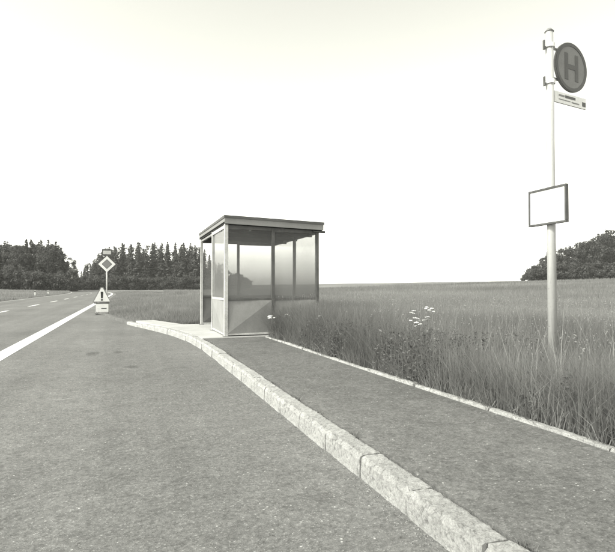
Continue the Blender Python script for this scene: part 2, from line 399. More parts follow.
def panel_run(a, b, glass=True):
    """rails, glass and creased infill sheet between posts a and b"""
    (xa, ya), (xb, yb) = a, b; ax = 0 if abs(xb-xa) > abs(yb-ya) else 1
    lo = [min(xa, xb), min(ya, yb)]; hi = [max(xa, xb), max(ya, yb)]
    lo[ax] += T+0.001; hi[ax] -= T+0.001; o = 1-ax
    def bx(nm, z0, z1, t, mat, ins=0.0):
        l = [0, 0, z0]; h = [0, 0, z1]; l[ax] = lo[ax]+ins; h[ax] = hi[ax]-ins; l[o] = lo[o]-t; h[o] = hi[o]+t
        return sbox(nm, l, h, mat, bev=0.003 if t > 0.01 else 0)
    top = roof_z(max(lo[0], hi[0]))-0.006
    bx('mid_rail', RAIL-0.022, RAIL+0.022, 0.024, 'shaded_metal' if ax == 0 or lo[0] > 2 else 'alu')
    bx('bottom_rail', B0+0.02, B0+0.055, 0.022, 'alu')
    bx('top_rail', top-0.045, roof_z(min(lo[0], hi[0]))+0.02, 0.022, 'shaded_metal' if ax == 0 or lo[0] > 2 else 'alu')
    pane = bx('glass_pane', RAIL+0.022, top-0.045, 0.003, 'glass', 0.002)
    # lower infill: pressed sheet folded along its diagonal
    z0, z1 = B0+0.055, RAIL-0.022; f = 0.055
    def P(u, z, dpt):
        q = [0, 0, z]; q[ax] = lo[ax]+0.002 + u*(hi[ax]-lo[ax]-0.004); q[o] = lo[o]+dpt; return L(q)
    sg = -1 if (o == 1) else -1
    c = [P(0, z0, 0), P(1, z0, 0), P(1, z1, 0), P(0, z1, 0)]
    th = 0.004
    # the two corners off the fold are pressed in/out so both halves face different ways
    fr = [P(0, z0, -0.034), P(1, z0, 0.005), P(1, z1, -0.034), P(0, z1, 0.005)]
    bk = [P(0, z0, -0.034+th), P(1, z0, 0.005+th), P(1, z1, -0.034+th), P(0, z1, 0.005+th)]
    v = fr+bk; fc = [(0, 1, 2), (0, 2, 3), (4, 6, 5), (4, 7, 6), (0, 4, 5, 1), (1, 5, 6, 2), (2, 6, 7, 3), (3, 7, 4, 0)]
    mesh_obj('infill_panel', v, fc, 'shaded_sheet' if lo[0] > 3 or lo[1] > 12 else 'sheet', sh)  # back and far-end panels take the sheet with painted shade
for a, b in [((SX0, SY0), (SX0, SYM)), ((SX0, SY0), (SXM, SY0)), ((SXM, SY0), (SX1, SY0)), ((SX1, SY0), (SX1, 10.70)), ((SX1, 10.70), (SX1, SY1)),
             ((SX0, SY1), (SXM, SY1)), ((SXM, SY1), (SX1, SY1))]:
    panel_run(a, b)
sbox('door_head', (SX0-0.022, SYM+T+0.001, roof_z(SX0)-0.05), (SX0+0.022, SY1-T-0.001, roof_z(SX0)-0.006), 'mid_metal')
# roof: soffit board, joists, fascia in two bands, felt top
RX0, RX1, RY0, RY1 = SX0-0.045, SX1+0.10, SY0-0.10, SY1+0.12
def rslab(name, x0, x1, y0, y1, dz0, dz1, mat, parent=None):
    bm = bmesh.new()
    vs = [bm.verts.new(L((x, y_, roof_z(x)+d))) for d in (dz0, dz1) for x, y_ in ((x0, y0), (x1, y0), (x1, y1), (x0, y1))]
    for q in ((0, 1, 2, 3), (4, 5, 6, 7), (0, 1, 5, 4), (1, 2, 6, 5), (2, 3, 7, 6), (3, 0, 4, 7)): bm.faces.new([vs[i] for i in q])
    return bm_obj(name, bm, mat, parent or sh)
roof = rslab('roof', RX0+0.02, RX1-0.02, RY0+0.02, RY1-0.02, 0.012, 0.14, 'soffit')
for (x0, x1, y0, y1) in ((RX0, RX1, RY0, RY0+0.02), (RX0, RX1, RY1-0.02, RY1), (RX0, RX0+0.02, RY0+0.021, RY1-0.021), (RX1-0.02, RX1, RY0+0.021, RY1-0.021)):
    rslab('fascia', x0, x1, y0, y1, 0.06 if x1-x0 < 0.1 and x0 < 2 else 0.02, 0.125, 'fascia', roof)
    e = 0.012
    rslab('fascia_cap', x0-e if x0 == RX0 else x0, x1+e if x1 == RX1 else x1, y0-e if y0 == RY0 else y0, y1+e if y1 == RY1 else y1, 0.126, 0.175, 'fascia_cap', roof)
rslab('roof_felt', RX0+0.021, RX1-0.021, RY0+0.021, RY1-0.021, 0.141, 0.16, 'mid_metal', roof)
for y_ in (9.75, 10.70, 11.5):
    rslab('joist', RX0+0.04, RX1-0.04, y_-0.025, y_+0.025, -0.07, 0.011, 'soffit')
for q in ((236.5, 231), (250, 229)):
    p = on_z(*q, 2.19)
    bm = bmesh.new(); add_tube(bm, L((p[0], p[1], roof_z(p[0])-0.035)), L((p[0], p[1], roof_z(p[0])+0.012)), 0.022, 0.035, 12)
    bm_obj('ceiling_fitting', bm, 'white_paint', sh, True)
bm = bmesh.new(); add_tube(bm, L((SX1-0.1, RY0+0.06, roof_z(RX1)-0.005)), L((RX1+0.05, RY0+0.06, roof_z(RX1)-0.012)), 0.024, 0.024, 12)
bm_obj('gutter_outlet', bm, 'dark_metal', sh, True)
# ---------------------------------------------------------------- bus stop pole with H sign
px_, py_ = 3.90, 3.76; gz = float(ground_z(px_, py_))
sp_ = empty('bus_stop_sign', (px_, py_, gz)); tag(sp_, 'tall white bus stop pole with round H sign in the roadside grass', 'bus stop sign')
TOP = 3.56-gz
bm = bmesh.new(); add_tube(bm, (0, 0, -0.3), (0, 0, TOP), 0.044, 0.036, 20); bm_obj('pole', bm, 'post', sp_, True)
bm = bmesh.new(); add_tube(bm, (0, 0, TOP), (0, 0, TOP+0.03), 0.044, 0.02, 20); bm_obj('pole_cap', bm, 'mid_metal', sp_, True)
# round sign: plane turned 28 degrees to the picture plane
cam_th = R(28) + R(-20)              # in world: image-right axis is rotated -20
ux, uy = math.cos(cam_th), math.sin(cam_th)
def TS(c):
    def f(p):
        u, d, v = p; return (c[0]+u*ux-d*uy, c[1]+u*uy+d*ux, c[2]+v)
    return f
DR = 0.25; dc = (ux*(DR+0.075), uy*(DR+0.075), 3.27-gz)
tf = TS(dc)
circ = lambda r, n=48: [(r*math.cos(2*math.pi*i/n), r*math.sin(2*math.pi*i/n)) for i in range(n)]
bm = bmesh.new(); add_prism(bm, circ(DR), -0.010, 0.010, tf); disc = bm_obj('sign_disc', bm, 'sign_face', sp_)
def ring(r0, r1, a, b, name, mat, par):
    bm = bmesh.new(); n = 48; c0, c1 = circ(r0), circ(r1)
    vs = [[bm.verts.new(tf((u, d, v))) for u, v in c] for c, d in ((c0, a), (c1, a), (c1, b), (c0, b))]
    for k_ in range(4):
        A, B = vs[k_], vs[(k_+1) % 4]
        for i in range(n): bm.faces.new((A[i], A[(i+1) % n], B[(i+1) % n], B[i]))
    return bm_obj(name, bm, mat, par)
for sgn in (-1, 1):
    a, b = (-0.0135, -0.0102) if sgn < 0 else (0.0102, 0.0135)
    ring(0.212, 0.246, a, b, 'border_ring', 'sign_dark', disc)
    bm = bmesh.new()
    h = [(-0.105, -0.135), (-0.055, -0.135), (-0.055, -0.024), (0.055, -0.024), (0.055, -0.135), (0.105, -0.135), (0.105, 0.135), (0.055, 0.135), (0.055, 0.026), (-0.055, 0.026), (-0.055, 0.135), (-0.105, 0.135)]
    add_prism(bm, h, a, b, tf); bm_obj('letter_h', bm, 'sign_dark', disc)
# name plate under the disc
tf2 = TS((ux*0.325, uy*0.325, 2.935-gz))
bm = bmesh.new(); add_prism(bm, [(-0.26, -0.055), (0.235, -0.055), (0.235, 0.055), (-0.26, 0.055)], -0.007, 0.007, tf2); npl = bm_obj('name_plate', bm, 'white_paint', sp_)
for (u0, u1, v0, v1, m_) in ((-0.20, -0.11, 0.012, 0.030, 'mid_metal'), (-0.10, 0.06, 0.008, 0.034, 'sign_dark'), (0.17, 0.225, -0.032, 0.012, 'sign_dark'), (-0.2, -0.02, -0.022, -0.014, 'mid_metal'), (0.0, 0.12, -0.028, -0.016, 'mid_metal')):
    bm = bmesh.new(); add_prism(bm, [(u0, v0), (u1, v0), (u1, v1), (u0, v1)], -0.0095, -0.0072, tf2); bm_obj('printed_mark', bm, m_, npl)
# clamps
for z in (3.42, 3.06):
    bm = bmesh.new(); add_tube(bm, (0, 0, z-gz-0.02), (0, 0, z-gz+0.02), 0.050, 0.050, 16)
    add_box(bm, (-0.064, -0.012, z-gz-0.016), (-0.044, 0.012, z-gz+0.016)); cl = bm_obj('clamp', bm, 'white_paint', sp_)
    box('clamp_bolt', (-0.074, -0.010, z-gz-0.045), (-0.0645, 0.010, z-gz+0.045), 'dark_metal', cl)
tf0 = TS((0, 0, 0))
for z in (3.42, 3.12, 2.935):       # flat arms that carry the disc and the plate
    bm = bmesh.new(); add_prism(bm, [(0.02, z-gz-0.013), (0.20, z-gz-0.013), (0.20, z-gz+0.013), (0.02, z-gz+0.013)], 0.014, 0.020, tf0); bm_obj('sign_arm', bm, 'mid_metal', sp_)
# timetable case, parallel to the road
tcse = empty('timetable_case', (px_-0.075, 3.735, 1.83)); tag(tcse, 'white timetable board in a thin dark frame on the bus stop pole', 'notice board')
WY, WZ = 0.225, 0.175
box('back_board', (0.0, -WY, -WZ), (0.022, WY, WZ), 'mid_metal', tcse, 0.003)
box('paper', (-0.004, -WY+0.016, -WZ+0.016), (-0.0005, WY-0.016, WZ-0.016), 'white_paint', tcse)
for nm, lo, hi in (('frame_bar', (-0.012, -WY-0.003, WZ-0.016), (0.025, WY+0.003, WZ+0.004)), ('frame_bar', (-0.012, -WY-0.003, -WZ-0.004), (0.025, WY+0.003, -WZ+0.016)),
                   ('frame_bar', (-0.012, -WY-0.003, -WZ+0.0165), (0.025, -WY+0.013, WZ-0.0165)), ('frame_bar', (-0.012, WY-0.013, -WZ+0.0165), (0.025, WY+0.003, WZ-0.0165))):
    box(nm, lo, hi, 'dark_metal', tcse, 0.002)
box('bracket', (0.0225, -0.06, -0.03), (0.05, 0.08, 0.03), 'mid_metal', tcse)

# ---------------------------------------------------------------- road signs beyond the bay
gx, gy = -0.80, 24.5; gz2 = float(ground_z(gx, gy))
pr = empty('priority_road_sign', (gx, gy, gz2)); tag(pr, 'white diamond road sign with grey centre on a thin post', 'road sign')
bm = bmesh.new(); add_tube(bm, (0, 0, -0.2), (0, 0, 2.80-gz2), 0.03, 0.03, 12); bm_obj('post', bm, 'alu', pr, True)
idf = lambda c: (lambda p: (c[0]+p[0], c[1]+p[1], c[2]+p[2]))
dz = 2.09-gz2
def diamond(r, a, b, name, mat, par):
    bm = bmesh.new(); add_prism(bm, [(-r, 0), (0, -r), (r, 0), (0, r)], a, b, idf((0, 0, dz))); return bm_obj(name, bm, mat, par)
dp = diamond(0.37, -0.055, -0.035, 'diamond_plate', 'white_paint', pr)
diamond(0.222, -0.0575, -0.0552, 'black_outline', 'black_print', dp); diamond(0.20, -0.060, -0.0578, 'diamond_centre', 'diamond_mid', dp)
tpz = 2.60-gz2
tp_ = box('top_plate', (-0.22, -0.05, tpz-0.13), (0.22, -0.033, tpz+0.17), 'dark_metal', pr, 0.003)
box('plate_field', (-0.17, -0.053, tpz-0.06), (0.17, -0.0505, tpz+0.10), 'alu', tp_)

wx, wy = -0.84, 20.6; gz3 = float(ground_z(wx, wy))
ws = empty('warning_sign', (wx, wy, gz3)); tag(ws, 'white triangular warning sign on a low stand at the road edge', 'road sign')
tz = 0.42
def tri(r, a, b, cz=0.0):
    return [(-r*0.5, 0.0+cz), (r*0.5, 0.0+cz), (0, r*0.866+cz)]
def trip(pts, a, b, name, mat, par):
    bm = bmesh.new(); add_prism(bm, pts, a, b, idf((0, 0, tz))); return bm_obj(name, bm, mat, par)
tpl = trip([(-0.33, 0), (0.33, 0), (0.05, 0.57), (-0.05, 0.57)], -0.012, 0.0, 'triangle_border', 'mid_metal', ws)
trip([(-0.285, 0.028), (0.285, 0.028), (0.03, 0.54), (-0.03, 0.54)], -0.016, -0.0125, 'triangle_field', 'white_paint', tpl)
trip([(-0.032, 0.15), (0.032, 0.15), (0.045, 0.40), (-0.045, 0.40)], -0.0195, -0.0165, 'exclamation_bar', 'black_print', tpl)
trip([(-0.035, 0.06), (0.035, 0.06), (0.035, 0.115), (-0.035, 0.115)], -0.0195, -0.0165, 'exclamation_dot', 'black_print', tpl)
box('dark_rail', (-0.27, -0.03, tz-0.055), (0.27, 0.0, tz-0.004), 'dark_metal', ws, 0.003)
sub = box('lower_plate', (-0.21, -0.024, 0.05), (0.23, -0.008, tz-0.06), 'white_paint', ws, 0.003)
box('printed_dash', (-0.02, -0.0275, 0.17), (0.17, -0.0245, 0.20), 'sign_dark', sub)
for sx in (-0.18, 0.18):
    box('upright', (sx-0.02, 0.002, 0.0), (sx+0.02, 0.03, tz+0.15), 'dark_metal', ws)
    box('foot', (sx-0.05, -0.22, -0.03), (sx+0.05, 0.26, 0.035), 'mid_metal', ws, 0.006)

# delineator posts on the far verge
dl_lab = ['white roadside marker post on the far verge, nearest the picture edge', 'white roadside marker post on the far verge, second and farther along']
for i, q in enumerate(((9, 1), (35, 1), (48, 1))[1:]):
    X = -9.5; p = on_x(q[0], 294, X + (0 if i == 0 else 0.4)); z = float(ground_z(p[0], p[1]))
    d = empty('marker_post', (p[0], p[1], z)); tag(d, dl_lab[i], 'marker post', 'marker posts on the far verge')
    bm = bmesh.new(); add_prism(bm, [(-0.06, -0.05), (0.06, -0.05), (0.06, 0.03), (0.0, 0.08), (-0.06, 0.03)], -0.1, 0.62, lambda p: (p[0], p[2], p[1])); bm_obj('post', bm, 'white_paint', d)
    bm = bmesh.new(); add_prism(bm, [(-0.063, -0.053), (0.063, -0.053), (0.063, 0.033), (0.0, 0.083), (-0.063, 0.033)], 0.46, 0.57, lambda p: (p[0], p[2], p[1])); bm_obj('black_band', bm, 'black_print', d)

# ---------------------------------------------------------------- grass (uncountable: stuff)
def blade_mesh(name, X, Y, Z, Hh, W, lean, tintv, mat, label, cat, segs=2):
    n = len(X); az = RNG.uniform(0, 2*np.pi, n); la = RNG.uniform(0, 2*np.pi, n)
    sx, sy = np.cos(az)*W/2, np.sin(az)*W/2; lx, ly = np.cos(la)*lean*Hh, np.sin(la)*lean*Hh
    ts = [0, 0.5, 1.0] if segs == 2 else [0, 1.0]
    vs = []
    for t in ts[:-1]:
        c = np.stack([X+lx*t**2, Y+ly*t**2, Z+Hh*t*(1-0.18*t*lean)], 1); k_ = (1-0.25*t)
        s_ = np.stack([sx*k_, sy*k_, 0*sx], 1); vs += [c-s_, c+s_]
    vs.append(np.stack([X+lx, Y+ly, Z+Hh*(1-0.18*lean)], 1))
    m_ = len(vs); V = np.stack(vs, 1).reshape(-1, 3)
    base = np.arange(n)*m_
    F = [np.stack([base, base+1, base+3], 1), np.stack([base, base+3, base+2], 1), np.stack([base+2, base+3, base+4], 1)] if segs == 2 else [np.stack([base, base+1, base+2], 1)]
    F = np.concatenate(F, 0).astype(np.int32)
    me = bpy.data.meshes.new(name); me.vertices.add(len(V)); me.vertices.foreach_set('co', V.ravel())
    me.loops.add(F.size); me.loops.foreach_set('vertex_index', F.ravel())
    me.polygons.add(len(F)); me.polygons.foreach_set('loop_start', np.arange(0, F.size, 3, dtype=np.int32)); me.polygons.foreach_set('loop_total', np.full(len(F), 3, np.int32))
    at = me.attributes.new('tint', 'FLOAT', 'POINT'); at.data.foreach_set('value', np.repeat(np.clip(tintv, 0, 1), m_).astype(np.float32))
    me.update(); me.validate(); me.materials.append(M[mat])
    o = bpy.data.objects.new(name, me); COL.objects.link(o)
    if label: tag(o, label, cat, kind='stuff')
    return o
def leaf_cloud(name, C, Nrm, size, tintv, mat, label=None, cat=None, aspect=0.55):
    """diamond leaf faces at C facing roughly Nrm"""
    n = len(C); a = np.cross(Nrm, RNG.normal(size=(n, 3))); a /= np.linalg.norm(a, axis=1, keepdims=True)+1e-9; b = np.cross(Nrm, a)
    s_ = size[:, None]
    V = np.stack([C-a*s_, C+b*s_*aspect, C+a*s_, C-b*s_*aspect], 1).reshape(-1, 3); F = np.arange(4*n, dtype=np.int32)
    me = bpy.data.meshes.new(name); me.vertices.add(4*n); me.vertices.foreach_set('co', V.ravel())
    me.loops.add(4*n); me.loops.foreach_set('vertex_index', F); me.polygons.add(n)
    me.polygons.foreach_set('loop_start', np.arange(0, 4*n, 4, dtype=np.int32)); me.polygons.foreach_set('loop_total', np.full(n, 4, np.int32))
    at = me.attributes.new('tint', 'FLOAT', 'POINT'); at.data.foreach_set('value', np.repeat(np.clip(tintv, 0, 1), 4).astype(np.float32))
    me.update(); me.materials.append(M[mat])
    if not label: return me
    o = bpy.data.objects.new(name, me); COL.objects.link(o); return tag(o, label, cat, kind='stuff')
def vnoise(X, Y, sc, seed):
    """cheap smooth 2-D value noise"""
    r = np.random.default_rng(seed); G = r.random((64, 64))
    x = X*sc+1000; y_ = Y*sc+1000; xi = np.floor(x).astype(int); yi = np.floor(y_).astype(int); fx = sstep(x-xi); fy = sstep(y_-yi)
    g = lambda a, b: G[a % 64, b % 64]
    return (g(xi, yi)*(1-fx)+g(xi+1, yi)*fx)*(1-fy)+(g(xi, yi+1)*(1-fx)+g(xi+1, yi+1)*fx)*fy
def outside_paving(X, Y, m=0.0):
    k_ = kerb_x(Y)
    a = (Y < 9.12) & (X < edge_x(Y)+0.075+m)
    b = (Y >= 9.12) & (Y < 12.8) & (X < 3.76+m)
    c = (Y >= 12.8) & (X < np.maximum(k_+0.22, np.interp(Y, [12.8, 14.6, 15.6, 20], [1.42, 0.85, 0.3, -9]))+m)
    return ~(a | b | c)
# near verge, tall
n = 560000
X = RNG.uniform(2.4, 13, n); X = 2.4 + (X-2.4)**1.35/(10.6**0.35); Y = 0.4 + RNG.random(n)**1.25*20
dens = 0.25+0.9*vnoise(X, Y, 1.7, 3)*(0.6+0.6*vnoise(X, Y, 5, 4))
ok = outside_paving(X, Y) & (RNG.random(n) < dens*1.5) & (Y > 0.25*X)
X, Y = X[ok], Y[ok]; n = len(X)
hb = 0.34 + 0.20*vnoise(X, Y, 0.6, 5) + 0.12*vnoise(X, Y, 2.3, 6)
hb = hb*np.clip(0.55+(X-edge_x(Y))/0.5, 0.55, 1.0)
near_sh = np.exp(-((X-2.9)/0.9)**2-((Y-8.0)/1.6)**2)
H_ = (hb+0.22*near_sh)*RNG.uniform(0.55, 1.25, n)
tv = 0.34 + 0.34*(vnoise(X, Y, 0.8, 8)-0.5) + 0.25*(vnoise(X, Y, 3, 9)-0.5) + RNG.normal(0, 0.13, n) - 0.12*near_sh
blade_mesh('tall_grass', X, Y, ground_z(X, Y)-0.02, H_, RNG.uniform(0.0022, 0.0062, n), RNG.uniform(0.05, 0.85, n)**1.2, tv, 'grass', 'tall unmown grass along the back of the pavement', 'grass')
# tufts hanging over the edging and rooted in the joint behind the kerb
tx, ty, th_ = [], [], []
for _ in range(70):
    y0 = RNG.uniform(1.2, 9.0); m_ = int(RNG.integers(10, 45)); kx0 = edge_x(y0)+RNG.uniform(0.05, 0.10)
    tx.append(kx0+RNG.normal(0, .02, m_)); ty.append(y0+RNG.normal(0, .05, m_)); th_.append(RNG.uniform(.08, .26, m_))
for _ in range(26):
    y0 = RNG.uniform(1.0, 9.0); m_ = int(RNG.integers(4, 16)); kx0 = kerb_x(y0)+0.145
    tx.append(kx0+RNG.normal(0, .004, m_)); ty.append(y0+RNG.normal(0, .03, m_)); th_.append(RNG.uniform(.02, .06, m_))
X = np.concatenate(tx); Y = np.concatenate(ty); H_ = np.concatenate(th_); n = len(X)
blade_mesh('edge_tufts', X, Y, np.full(n, 0.09), H_+0.03, RNG.uniform(0.003, 0.006, n), RNG.uniform(0.3, 1.1, n), RNG.uniform(0.1, 0.7, n), 'grass', 'small grass tufts spilling over the edges of the pavement', 'grass')
# grit washed against the kerb
n = 2600; Y = RNG.uniform(0.6, 12, n)**1.0; X = kerb_x(Y)-0.008-np.abs(RNG.normal(0, 0.05, n)); sz = RNG.uniform(0.0015, 0.005, n)
octv = np.array([(1, 0, 0), (0, 1, 0), (-1, 0, 0), (0, -1, 0), (0, 0, 1)], float); V = (np.stack([X, Y, np.full(n, 0.001)], 1)[:, None, :]+octv[None]*sz[:, None, None]*RNG.uniform(.6, 1.3, (n, 5, 1))).reshape(-1, 3)
F = []
for i in range(n): F += [(5*i+a_, 5*i+(a_+1) % 4, 5*i+4) for a_ in range(4)]
tag(mesh_obj('kerb_grit', V, F, 'gritm'), 'fine grit washed up along the foot of the kerb', 'grit', kind='stuff')
# seed stalks, thin and pale, higher than the leaves
n = 5200; X = RNG.uniform(2.7, 12, n); Y = RNG.uniform(0.8, 22, n); ok = outside_paving(X, Y, 0.15) & (Y > 0.25*X) & (vnoise(X, Y, 0.9, 31) > 0.42); X, Y = X[ok], Y[ok]; n = len(X)
blade_mesh('seed_stalks', X, Y, ground_z(X, Y), RNG.uniform(0.55, 0.85, n), RNG.uniform(0.003, 0.005, n), RNG.uniform(0.05, 0.4, n), RNG.uniform(0.6, 1.0, n), 'grass', 'pale thin seed stalks standing above the roadside grass', 'grass')
n = 9000; X = RNG.uniform(2.7, 13, n); Y = RNG.uniform(0.8, 22, n); ok = outside_paving(X, Y, 0.12) & (Y > 0.25*X); X, Y = X[ok], Y[ok]; n = len(X)
zt = ground_z(X, Y)+(0.40+0.24*vnoise(X, Y, 0.6, 5))*RNG.uniform(0.8, 1.35, n); C = []; N_ = []
for q in range(4):
    C.append(np.stack([X+RNG.normal(0, .006, n)+q*0.004, Y+RNG.normal(0, .006, n), zt+q*0.022], 1)); a_ = RNG.uniform(0, 6.28, n); N_.append(np.stack([np.cos(a_), np.sin(a_), RNG.normal(0, .3, n)], 1))
C = np.concatenate(C); N_ = np.concatenate(N_); N_ /= np.linalg.norm(N_, axis=1, keepdims=True)
leaf_cloud('seed_heads', C, N_, RNG.uniform(0.006, 0.014, len(C)), RNG.uniform(0.3, 0.8, len(C)), 'grass', 'loose pale seed heads scattered through the roadside grass', 'grass', 0.4)
# field behind, thinning with distance
n = 330000
D = 9*np.exp(RNG.random(n)*np.log(110/9)); th = RNG.uniform(R(4), R(62), n); X = D*np.sin(th); Y = D*np.cos(th)
ok = outside_paving(X, Y, 0.5) & (X > kerb_x(Y)+2.0); X, Y, D = X[ok], Y[ok], D[ok]; n = len(X)
H_ = (0.40+0.22*vnoise(X, Y, 0.25, 12))*RNG.uniform(0.6, 1.2, n); H_ = H_*np.where((X < 6) & (Y > 13), 0.55, 1.0)
tv = 0.45+0.5*(vnoise(X, Y, 0.13, 13)-0.5)+0.3*(vnoise(X, Y, 0.6, 14)-0.5)+RNG.normal(0, 0.16, n)
blade_mesh('field_grass', X, Y, ground_z(X, Y)-0.02, H_, 0.004+0.0010*D*RNG.uniform(0.6, 1.3, n), RNG.uniform(0.1, 0.7, n), tv, 'field', 'pale field of long grass rising gently behind the verge', 'grass', segs=1)
# short verge beside the bay taper and along the main road, both sides
n = 90000
Y = 12.8+90*RNG.random(n)**2.0; X = kerb_x(Y)+0.05+RNG.random(n)**1.2*7; ok = outside_paving(X, Y) & (Y > 12.8); X, Y = X[ok], Y[ok]; n = len(X)
dd_ = np.clip((X-kerb_x(Y))/1.5, 0.3, 1)
tv = 0.40+0.5*(vnoise(X, Y, 0.5, 16)-0.5)+RNG.normal(0, 0.17, n)
blade_mesh('verge_grass', X, Y, ground_z(X, Y)-0.015, dd_*(0.12+0.22*vnoise(X, Y, 0.7, 15))*RNG.uniform(0.5, 1.3, n), (0.008+0.0009*Y)*RNG.uniform(0.6, 1.3, n), RNG.uniform(0.1, 0.8, n), tv, 'field', 'short rough grass between the lay-by end and the field', 'grass', segs=1)
n = 45000
Y = 30+110*RNG.random(n)**1.5; X = LEFT+bend(Y)-0.05-RNG.random(n)**1.3*16; n = len(X)
tv = 0.42+0.5*(vnoise(X, Y, 0.3, 18)-0.5)+RNG.normal(0, 0.16, n)
blade_mesh('far_verge_grass', X, Y, ground_z(X, Y)-0.015, (0.12+0.25*vnoise(X, Y, 0.4, 17))*RNG.uniform(0.5, 1.3, n), (0.01+0.0009*Y)*RNG.uniform(0.6, 1.3, n), RNG.uniform(0.1, 0.8, n), tv, 'field', 'rough grass on the far side of the main road', 'grass', segs=1)

# dark broad-leaved weeds in the verge near the shelter (one tangled mass)
cc, nn = [], []
for _ in range(2600):
    t = RNG.random(); y0 = 4.0+RNG.random()*5.1
    x0 = edge_x(y0)+0.12+abs(RNG.normal(0, 0.8))
    if t < 0.5: x0, y0 = 3.1+RNG.normal(0, 0.35), 6.4+RNG.normal(0, 1.1)
    if x0 < edge_x(y0)+0.1: continue
    if vnoise(np.array([x0]), np.array([y0]), 1.1, 22)[0] < 0.30+0.3*RNG.random(): continue
    h = RNG.uniform(0.18, 0.46); m_ = int(RNG.integers(24, 50)); g0 = float(ground_z(x0, y0))
    zz = RNG.random(m_); rad = 0.03+0.09*(1-zz)
    an = RNG.uniform(0, 6.28, m_)
    cc.append(np.stack([x0+np.cos(an)*rad, y0+np.sin(an)*rad, g0+h*(0.15+0.85*zz)], 1)); nv = np.stack([np.cos(an)*0.6, np.sin(an)*0.6, np.full(m_, 0.9)], 1)+RNG.normal(0, 0.25, (m_, 3)); nn.append(nv)
cc = np.concatenate(cc); nn = np.concatenate(nn); nn /= np.linalg.norm(nn, axis=1, keepdims=True)
leaf_cloud('roadside_weeds', cc, nn, RNG.uniform(0.010, 0.030, len(cc)), RNG.uniform(0.0, 1.0, len(cc)), 'weed', 'dark leafy weeds tangled in the grass beside the pavement', 'weeds', 0.32)

# white umbel flowers, each its own plant
def umbel_proto(seed):
    rr = random.Random(seed); fl = empty('wildflower', (0, 0, 0))
    bm = bmesh.new(); add_tube(bm, (0, 0, 0), (0.01, 0.0, 0.60), 0.004, 0.003, 6)
    for i in range(7):
        a = i*0.9+rr.random(); add_tube(bm, (0.01, 0, 0.60), (0.01+0.05*math.cos(a), 0.05*math.sin(a), 0.66), 0.0018, 0.0015, 4)
    bm_obj('stem', bm, 'stem', fl)
    for hx, hy, hz, hr, m_ in ((0.01, 0, 0.668, 0.036, 20), (0.055, 0.02, 0.640, 0.026, 13), (-0.03, 0.045, 0.615, 0.022, 11)):
        bm = bmesh.new(); g = bmesh.ops.create_icosphere(bm, subdivisions=1, radius=hr)['verts']
        for v in g: v.co = Vector((v.co.x+hx, v.co.y+hy, v.co.z*0.28+hz-0.006))
        for i in range(m_):
            a = rr.random()*6.28; r = hr*math.sqrt(rr.random()); g = bmesh.ops.create_icosphere(bm, subdivisions=1, radius=rr.uniform(0.007, 0.012))['verts']
            for v in g: v.co = Vector((v.co.x, v.co.y, v.co.z*0.8)) + Vector((hx+r*math.cos(a), hy+r*math.sin(a), hz-7*r*r))
        bm_obj('flower_head', bm, 'petal', fl)
    return fl
fp = [umbel_proto(s_) for s_ in range(2)]
spots = [(408, 317, 0.62, 'lowest and widest of the cluster'), (413, 310, 0.66, 'second from left of the cluster'), (422, 306.5, 0.68, 'topmost in the middle of the cluster'), (421, 322, 0.60, 'bottom middle of the cluster'),
         (430, 316, 0.62, 'right middle of the cluster'), (434, 308, 0.67, 'upper right of the cluster'), (272, 315, 0.52, 'close beside the shelter corner post'), (286, 314, 0.52, 'in dark weeds in front of the shelter'), (321, 315, 0.55, 'below the back corner of the shelter')]
used = [False, False]
for i, (x, y_, z, wh) in enumerate(spots):
    p = on_z(x, y_, z+0.05)
    if p[0] < edge_x(p[1])+0.2 or p[1] > 9:
        p = on_y(x, y_, 8.6)
    j = i % 2
    o = fp[j] if not used[j] else copy_tree(fp[j]); used[j] = True
    g0 = float(ground_z(p[0], p[1])); sc = (p[2]-g0)/0.67
    o.location = (p[0], p[1], g0); fs = random.uniform(0.7, 1.15); o.scale = (fs, fs, sc); o.rotation_euler = (random.uniform(-.22, .22), random.uniform(-.22, .22), i*1.7)
    tag(o, 'white flower head in the roadside grass, ' + wh, 'wildflower', 'white wildflowers in the verge')

# ---------------------------------------------------------------- trees
def norm(a): return a/(np.linalg.norm(a, axis=1, keepdims=True)+1e-9)
def spruce_crown(seed, H=14.0, RB=2.5):
    r = np.random.default_rng(seed); C, N, Sz, Tv = [], [], [], []
    nl = 26
    for i in range(nl):
        t = i/(nl-1); z = H*(0.06+0.93*t); rad = RB*(1-t)**0.8*r.uniform(0.75, 1.12)+0.10
        nb = int(5+13*(1-t))
        for b in range(nb):
            a = r.uniform(0, 6.28); rl = rad*r.uniform(0.6, 1.12); m_ = int(4+rl*5)
            s_ = r.random(m_)**0.7*rl; tv = np.clip(r.normal(0.5, 0.2), 0, 1)
            C.append(np.stack([np.cos(a)*s_+r.normal(0, .12, m_), np.sin(a)*s_+r.normal(0, .12, m_), z-0.28*s_+0.05*s_**2+r.normal(0, .10, m_)], 1))
            N.append(np.stack([np.cos(a)*0.5+r.normal(0, .4, m_), np.sin(a)*0.5+r.normal(0, .4, m_), 0.8+r.normal(0, .3, m_)], 1))
            Sz.append(r.uniform(0.18, 0.42, m_)); Tv.append(tv+r.normal(0, .12, m_))
    zt = H*np.linspace(0.95, 1.04, 8); C.append(np.stack([r.normal(0, .05, 8), r.normal(0, .05, 8), zt], 1)); N.append(r.normal(size=(8, 3))); Sz.append(np.full(8, .16)); Tv.append(np.full(8, .5))
    C, N, Sz, Tv = np.concatenate(C), norm(np.concatenate(N)), np.concatenate(Sz), np.concatenate(Tv)
    return leaf_cloud('crown', C, N, Sz, Tv, 'spruce', aspect=0.45)
